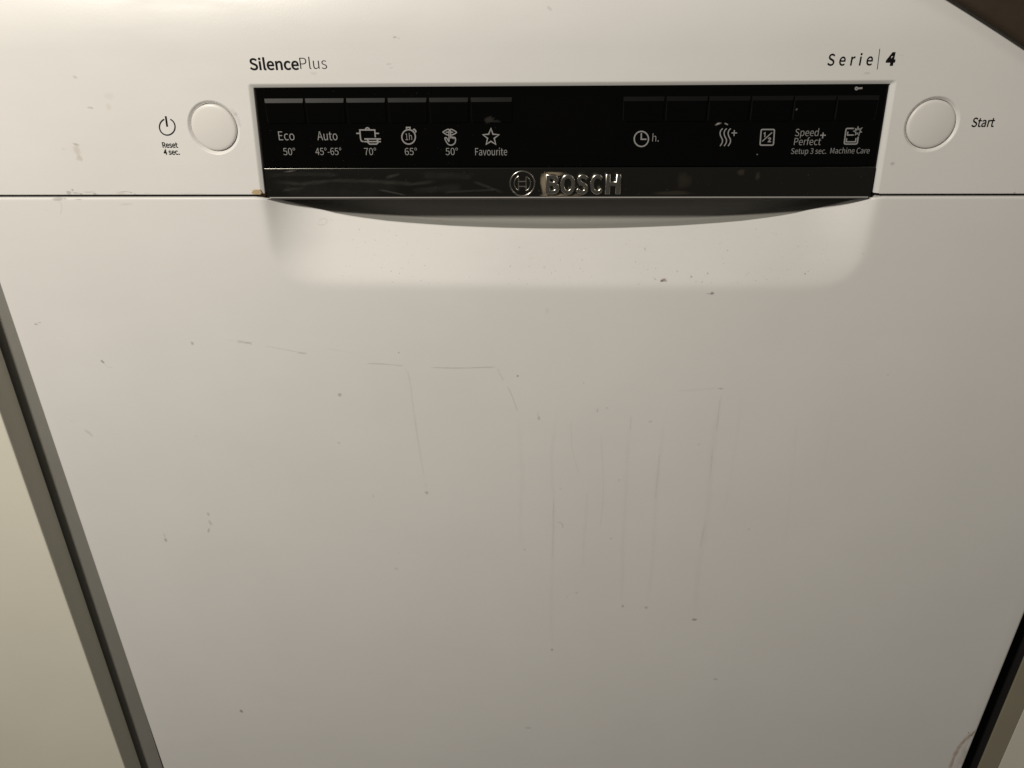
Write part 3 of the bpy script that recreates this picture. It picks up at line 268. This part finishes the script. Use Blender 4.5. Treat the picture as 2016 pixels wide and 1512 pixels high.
try:                                      # Blender's own interface typeface; its built-in text face otherwise
    FACE = bpy.data.fonts.load(bpy.utils.system_resource('DATAFILES', path='fonts') + '/Noto Sans CJK Regular.woff2')
except Exception:
    FACE = None
def text_mesh(s, weight, sp=1.0, extrude=0, bevel=0):
    cu = bpy.data.curves.new('lettering', 'FONT'); cu.body = s
    if FACE: cu.font = FACE
    cu.size = 1; cu.offset = weight; cu.space_character = sp
    cu.extrude = extrude; cu.bevel_depth = bevel; cu.bevel_resolution = 2; cu.resolution_u = 6
    o = bpy.data.objects.new('lettering', cu); C.objects.link(o)
    dg = bpy.context.evaluated_depsgraph_get()
    me = bpy.data.meshes.new_from_object(o.evaluated_get(dg)); bpy.data.objects.remove(o); bpy.data.curves.remove(cu)
    return me
CAP = max(v.co.y for v in text_mesh('H', 0).vertices)
def lettering(s, x0, x1, zb, cap, weight, plane, sp, m=None, parent=None, y=None, extrude=0, bevel=0):
    me = text_mesh(s, weight, sp, extrude, bevel)
    xa = min(v.co.x for v in me.vertices); xb = max(v.co.x for v in me.vertices); k = (x1 - x0) / (xb - xa); kz = cap / CAP
    y = (-.04 if plane == 0 else PY - .06) if y is None else y
    for v in me.vertices:
        v.co = V(x0 + (v.co.x - xa) * k, y - v.co.z * kz, zb + v.co.y * kz)
    me.materials.clear(); me.materials.append(m or (PRINT_D if plane == 0 else PRINT_L))
    o = bpy.data.objects.new('lettering', me); C.objects.link(o); o.parent = parent or (fascia if plane == 0 else panel)
    return o
for t in TEXTS: lettering(*t)

def ribbon(m, pts, closed, w, y):
    P_ = [Vector(p) for p in pts]; n = len(P_); L_ = []; R_ = []
    for i in range(n):
        a = P_[i] - P_[i - 1] if (i or closed) else P_[1] - P_[0]
        b = P_[(i + 1) % n] - P_[i] if (i < n - 1 or closed) else P_[-1] - P_[-2]
        a.normalize(); b.normalize(); na = Vector((-a.y, a.x)); nb = Vector((-b.y, b.x))
        q = na + nb
        q = na if q.length < .2 else q / max(q.dot(na), .45)
        ext = Vector((0, 0))
        if not closed and i == 0: ext = -a * w * .25
        if not closed and i == n - 1: ext = b * w * .25
        L_.append(P_[i] + q * w / 2 + ext); R_.append(P_[i] - q * w / 2 + ext)
    m.loft([[(p.x, y, p.y) for p in L_], [(p.x, y, p.y) for p in R_]], closed=closed)
for name, strokes in ICONS.items():
    m = MB(); dark = name in ('power_icon', 'divider_line')
    for k, (pts, closed, w) in enumerate(strokes):
        ribbon(m, pts, closed, w, (-.04 if dark else PY - .05) - .006 * k)
    m.build(name, PRINT_D if dark else PRINT_L, fascia if dark else panel)

# emblem: ring round an armature
def tube(m, pts, r, closed, y, flat=.8):
    P_ = [Vector((p[0], p[1])) for p in pts]; n = len(P_); rings = []
    for i in range(n):
        a = P_[(i + 1) % n] - P_[i - 1] if closed or 0 < i < n - 1 else (P_[1] - P_[0] if i == 0 else P_[-1] - P_[-2])
        a.normalize(); nn = Vector((-a.y, a.x))
        rings.append([(P_[i].x + nn.x * r * math.cos(t * math.pi / 5), y - flat * r * math.sin(t * math.pi / 5), P_[i].y + nn.y * r * math.cos(t * math.pi / 5)) for t in range(6)])
    if closed: rings.append(rings[0])
    m.loft(rings, closed=False)
ex, ez = px_(-20.95), -87.75 * KP
arc = lambda r, a0, a1, n=28: [(ex + r * math.cos(math.radians(a0 + (a1 - a0) * i / n)), ez + r * math.sin(math.radians(a0 + (a1 - a0) * i / n))) for i in range(n + 1)]
m = MB()
tube(m, arc(5.95, 0, 360, 64)[:-1], .42, True, SF + .05)
tube(m, arc(3.95, 118, 242), .3, False, SF + .05); tube(m, arc(3.95, -62, 62), .3, False, SF + .05)
for s in (-1, 1):
    tube(m, [(ex + s * 1.85, ez - 3.5), (ex + s * 1.85, ez + 3.5)], .38, False, SF + .03)
for dz in (1.0, -1.4):
    tube(m, [(ex - 1.85, ez + dz), (ex + 1.85, ez + dz)], .36, False, SF + .01)
m.build('emblem', CHROME, strip, True)
LX = [(-9.8, -2.95), (-2.65, 4.95), (5.1, 11.2), (11.3, 18.2), (18.75, 25.35)]
LX = [(-9.6, -2.75), (-2.5, 4.9), (5.05, 11.2), (12.0, 18.4), (19.4, 26.9)]
for ch, (xa, xb) in zip('BOSCH', LX):
    o = lettering(ch, px_(xa), px_(xb), -91.9 * KP, 8.3, .004, 1, 1, CHROME, strip, SF + .05, .05, .016); o.name = 'letter'

# door with the scooped grip
def softplus(h, w): return h if h / w > 30 else w * math.log1p(math.exp(h / w))
def scoop(x, z, A=.41, zb=-139.5, L1=58., R_=24., xs_=149.5):
    h = z - zb; d = A * softplus(h, 1.2)
    hh = max(h + 3, 0); xb = xs_ if hh >= R_ else xs_ - R_ + math.sqrt(max(R_ * R_ - (R_ - hh) ** 2, 0))
    e = softplus(xb - abs(x), 1.2); s1, s2 = min(e / 32, 1.), min(e / 100, 1.)
    return d * (.6 * (1 - (1 - s1) ** 2.3) + .4 * (1 - (1 - s2) ** 2))
ARC = [(0, -113.4), (15, -113.3), (31, -113.0), (46, -112.5), (58, -112.0), (69, -111.3), (80, -110.5), (91, -109.5), (103, -107.9), (110, -106.8), (117, -105.5), (127, -102.9), (135, -100.2), (142, -97.4), (146, -95.9), (150, -95.1), (154, -94.7), (400, -94.7)]
def ztop(x):
    x = abs(x)
    for (a, za), (b, zb) in zip(ARC, ARC[1:]):
        if x <= b:
            t = (x - a) / (b - a); return za + (zb - za) * t
def lip_r(x): t = min(max((152 - abs(x)) / 12, 0), 1); return 1.3 - .5 * t
def edge_y(x):
    d = abs(x) - (HW - 2.5); return 0 if d <= 0 else 2.5 - math.sqrt(max(6.25 - d * d, 0))
def door_y(x, z): return scoop(x, z) + edge_y(x)
half = [0] + [i * 2.0 for i in range(1, 45)] + [90 + i * 1.0 for i in range(52)] + [143, 144] + [150 - .5 * k for k in range(10, -10, -1)] + [157, 160, 170, 185, 210, 240, 270, 290, 296.5, 297.2, 297.9, 298.4, 298.8, HW]
half = sorted(set(h for h in half))
xs = [-h for h in reversed(half) if h > 0] + half
rows = []
for z in (-715, -600, -450, -300, -220, -180, -160): rows.append([(x, door_y(x, z), z) for x in xs])
NR = 52
for j in range(NR + 1):
    t = j / NR
    rows.append([(x, door_y(x, -152 + (ztop(x) + 152) * t), -152 + (ztop(x) + 152) * t) for x in xs])
for j in range(1, 9):
    a = math.radians(90 * j / 8)
    rows.append([(x, door_y(x, ztop(x) + lip_r(x) * math.sin(a) * .6) + lip_r(x) * (1 - math.cos(a)), ztop(x) + lip_r(x) * .75 * math.sin(a)) for x in xs])
rows.append([(x, door_y(x, ztop(x)) + 2.0 if abs(x) < 150 else 30, ztop(x) + (-1.5 if abs(x) < 150 else .6)) for x in xs])
g = MB(); g.loft(rows, closed=False)
for s in (0, -1):
    r = [row[s] for row in rows]; g.loft([r, [(p[0], 24 + p[1] * 0, p[2]) for p in r]], closed=False)
door = obj('door', g.v, g.f, WHITE, dw, True)
bm = bmesh.new(); bm.from_mesh(door.data); bmesh.ops.recalc_face_normals(bm, faces=bm.faces)
bm.faces.ensure_lookup_table()
bm.to_mesh(door.data); bm.free()

# grey grip pocket behind the scoop, machine casing behind everything
m = MB(); px = [x for x in xs if abs(x) <= 149.5]; cl_ = lambda z: min(z, -95.1)
fl = lambda x, t: (x, door_y(x, ztop(x)) + .7 + 4.5 * t, cl_(ztop(x) - .5 + 1.5 * t ** 1.5))
prow = [[(x, SF + .6, -95.0) for x in px], [(x, 19, -95.05) for x in px]]
prow += [[(x, 20.5 + .5 * t, -95.06 + (fl(x, 1)[2] + .05 + .9 + 95.06) * t) for x in px] for t in (.05, .3, .6, 1)]
prow += [[fl(x, t) for x in px] for t in (1, .8, .6, .4, .2, 0)] + [[(x, fl(x, 0)[1], fl(x, 0)[2] - 6) for x in px]]
m.loft(prow, closed=False)
m.build('grip_pocket', POCKET, dw, True)
m = MB(); m.box(-294, 294, 31, 560, -800, 22); m.build('body', BODYM, dw)

# dirt: thin dried films and specks lying on the enamel; the strip's painted reflections are built likewise
class Film:
    def __init__(s): s.v = []; s.f = []; s.c = []
    def put(s, vs, fs, cs):
        vs = [(max(-297.2, min(297.2, x)), y, z) for x, y, z in vs]
        n = len(s.v); s.v += vs; s.f += [tuple(i + n for i in q) for q in fs]; s.c += cs
    def y(s, x, z): return (door_y(x, z) if z < -93.5 else 0) - .06 - random.random() * .02
    def spot(s, x, z, rx, rz, rot, col, a):
        n = 14; vs = [(x, s.y(x, z), z)]; cs = [(*col, a)]; ca, sa = math.cos(math.radians(rot)), math.sin(math.radians(rot))
        wob = [1 + random.uniform(-.22, .22) for _ in range(n)]
        for k, aa in ((.62, a * .85), (1.15, 0)):
            for i in range(n):
                t = 2 * math.pi * i / n; px, pz = rx * k * wob[i] * math.cos(t), rz * k * wob[i] * math.sin(t)
                qx, qz = x + px * ca - pz * sa, z + px * sa + pz * ca
                vs.append((qx, s.y(qx, qz), qz)); cs.append((*col, aa))
        fs = [(0, 1 + i, 1 + (i + 1) % n) for i in range(n)] + [(1 + i, 1 + n + i, 1 + n + (i + 1) % n, 1 + (i + 1) % n) for i in range(n)]
        s.put(vs, fs, cs)
    def line(s, pts, w, col, a):
        P_ = [Vector(p) for p in pts]
        Q = []
        for i in range(len(P_) - 1):
            k = max(1, int((P_[i + 1] - P_[i]).length / 2.5))
            Q += [P_[i].lerp(P_[i + 1], j / k) for j in range(k)]
        Q.append(P_[-1]); n = len(Q); vs = []; cs = []
        for i, p in enumerate(Q):
            d = (Q[min(i + 1, n - 1)] - Q[max(i - 1, 0)]).normalized(); nn = Vector((-d.y, d.x))
            ww = w * random.uniform(.75, 1.25); e = min(1, i / max(1, n * .12), (n - 1 - i) / max(1, n * .08)) if n > 3 else (0 if i in (0, n - 1) and n > 2 else 1)
            for k, aa in ((-1, 0), (-.35, 1), (.35, 1), (1, 0)):
                q = p + nn * ww * k; vs.append((q.x, s.y(q.x, q.y), q.y)); cs.append((*col, a * aa * e * random.uniform(.6, 1.2)))
        fs = [(i * 4 + k, i * 4 + k + 1, i * 4 + k + 5, i * 4 + k + 4) for i in range(n - 1) for k in range(3)]
        s.put(vs, fs, cs)
    def build(s, name, parent, label=None):
        o = obj(name, s.v, s.f, FILM, parent, False)
        ca = o.data.color_attributes.new('dirt_and_reflection', 'FLOAT_COLOR', 'POINT')
        ca.data.foreach_set('color', [c for q in s.c for c in (q[0], q[1], q[2], max(0, min(1, q[3])))])
        o['kind'] = 'stuff'
        if label: o['label'] = label
        return o
DF, DD = Film(), Film()
for kind, p, q, a, col in MARKS:
    a = a * ((.25 if q < 1.3 else .14) if kind == 'l' else .43)
    D_ = DF if (p[1] if kind == 's' else p[0][1]) > -93.5 else DD
    if kind == 's': D_.spot(p[0], p[1], q[0], q[1], q[2], col, a)
    else: D_.line(p, q * .8, col, a)
for _ in range(240):                      # fine specks in the scoop
    x = random.uniform(-118, 135); z = -139 + 27 * random.random() ** 1.2
    if z > ztop(x) - 3: continue
    r = random.uniform(.10, .26); DD.spot(x, z, r * random.uniform(.7, 1.8), r, random.uniform(-70, 70), (.12, .10, .07), random.uniform(.08, .38))
for _ in range(40):
    x = random.uniform(-290, 290); z = random.uniform(-480, -150); r = random.uniform(.15, .35)
    DD.spot(x, z, r, r, 0, (.14, .12, .09), random.uniform(.08, .3))
DF.build('stain', fascia); DD.build('stain', door)
# grime along the two dusty bevel edges and smears and painted room reflections on the black strip
DS = Film(); DS.y = lambda x, z: SF - .03 - random.random() * .01
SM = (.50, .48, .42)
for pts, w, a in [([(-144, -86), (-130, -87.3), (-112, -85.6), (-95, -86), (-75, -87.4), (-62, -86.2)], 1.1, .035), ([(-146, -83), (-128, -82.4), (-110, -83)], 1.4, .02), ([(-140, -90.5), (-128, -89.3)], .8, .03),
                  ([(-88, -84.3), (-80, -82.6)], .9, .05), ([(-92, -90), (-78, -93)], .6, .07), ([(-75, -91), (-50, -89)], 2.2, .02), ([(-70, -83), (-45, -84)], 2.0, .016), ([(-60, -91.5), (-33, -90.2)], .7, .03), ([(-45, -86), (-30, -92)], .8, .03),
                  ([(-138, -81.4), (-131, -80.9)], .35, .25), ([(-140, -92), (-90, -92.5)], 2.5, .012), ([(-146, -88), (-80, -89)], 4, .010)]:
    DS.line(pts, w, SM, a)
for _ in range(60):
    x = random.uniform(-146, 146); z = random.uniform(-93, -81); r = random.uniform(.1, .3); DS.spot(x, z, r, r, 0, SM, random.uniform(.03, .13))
for x, z, rx, rz, a in [(-10.5, -87.2, 1.6, 5.2, .6), (-6, -82.7, 4.4, 1.0, .55), (-6, -92.9, 5.5, 1.0, .55), (2, -92.9, 7, .9, .25), (52, -92, 10, 1.1, .05), (57, -86, 3.5, 4, .03), (84, -82.2, 2, 1.5, .06), (92, -84, 1.2, 2, .05)]:  # tan patches paint reflected room shapes onto the strip
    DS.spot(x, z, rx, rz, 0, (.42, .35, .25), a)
DS.build('pale_mark', strip)  # wiped smears together with the painted reflections
DP = Film(); DP.y = lambda x, z: (PY - 1.0 if -59 < z < -47 else PY - .07) - random.random() * .01
DP.spot(-36.5, -57.6, 2.6, 1.5, 20, SM, .05); DP.spot(-33, -58.2, 2.4, .8, 0, SM, .03)
DP.line([(69.0, -60.4), (70.5, -59.75), (72.3, -59.6)], .5, (.7, .7, .68), .6); DP.line([(73.6, -59.6), (75.2, -60.3)], .4, (.7, .7, .68), .4)
DP.spot(90.6, -73.9, .35, .35, 0, SM, .5); DP.spot(-90.3, -66.4, .5, .5, 0, SM, .2); DP.spot(105.5, -53.5, .5, .5, 0, SM, .2)
for _ in range(70):
    x = random.uniform(-144, -20); z = random.uniform(-79, -44); r = random.uniform(.1, .25)
    if -60 < z < -47: continue
    DP.spot(x, z, r, r, 0, SM, random.uniform(.02, .08))
DP.build('pale_mark', panel)  # smears, flakes and specks on the panel
m = MB(); m.slab([(-154.24, -92.3), (-150.44, -92.4), (-149.6, -91.4), (-150.2, -89.81), (-153.67, -89.93), (-154.92, -91.2)], -.35, .2, .25)
m.build('residue', TAN, dw)

# ---------------------------------------------------------------- neighbouring cabinets
lc = thing('kitchen_cabinet', 'cream cabinet with its grey side board showing past the dishwasher door', 'cabinet')
def rounded_panel(m, x0, x1, y0, y1, z0, z1, r=1.0):
    rings = []
    for d, y in ((0, y1), (0, y0 + r), (r * .3, y0 + r * .3), (r, y0)):
        rings.append([(x0 + d, y, z0 + d), (x1 - d, y, z0 + d), (x1 - d, y, z1 - d), (x0 + d, y, z1 - d)])
    m.loft(rings); m.fan(rings[-1]); m.fan(rings[0])
XL = -323.8
m = MB(); rounded_panel(m, XL - 440, XL, 0, 16.5, -700, 20, .8); m.build('cabinet_door', CREAM, lc)
m = MB(); m.box(XL - 440, XL + 16, 18.6, 560, -700, 20); m.build('side_panel', CARC, lc)
XR = 318.3
rc = thing('kitchen_cabinet', 'cream cabinet with an olive board edge beyond the dark gap at the lower right', 'cabinet')
m = MB(); rounded_panel(m, XR + 14.6, XR + 440, 10.4, 28, -700, 20, .6); m.build('cabinet_door', CREAM, rc)
m = MB(); m.box(XR + .3, XR + 14.2, 11, 560, -700, 20); sp_ = m.build('side_panel', BODYM, rc)  # board coloured near black, in place of shade deep in the gap
m = MB(); rounded_panel(m, XR, XR + 14.4, 10, 11, -700, 20, .3); m.build('edge_band', EDGE, sp_)
for o, tilt in ((lc, math.radians(.87)),):
    p = Vector(V(XL, 0, -218)); o.matrix_world = Matrix.Translation(p) @ Matrix.Rotation(tilt, 4, 'Y') @ Matrix.Translation(-p)

# ---------------------------------------------------------------- dark cloth at the top right
cl = thing('hanging_cloth', 'dark brown cloth edge hanging in front of the white fascia top right corner', 'cloth')
A_, B_ = Vector((162.75, -8.82)), Vector((196.68, -26.82))
d = (B_ - A_).normalized(); nrm = Vector((-d.y, d.x))       # nrm points up and to the right, into the cloth
g = MB(); rows = []
NS, NT = 40, 26
for i in range(NS + 1):
    s = -90 + 290 * i / NS
    row = []
    for j in range(NT + 1):
        if j <= 12:
            a = math.radians(180 - 180 * j / 12 ); off = 4.5 + 4.5 * math.cos(math.radians(90 + 90)) * 0
            th = math.radians(-90 + 15 * j)               # round the folded hem, from the back to the front
            u = 3 - 3 * math.cos(th); y = -4 - 3 * math.sin(th)
        else:
            u = 3 + (j - 12) * 8; y = -7 - .5 * math.sin((j - 12) * .7) - .3 * math.sin(s * .05)
        p = A_ + d * s + nrm * u
        row.append((p.x, y, p.y))
    rows.append(row)
g.loft(rows, closed=False)
g.build('cloth', CLOTH, cl, True)
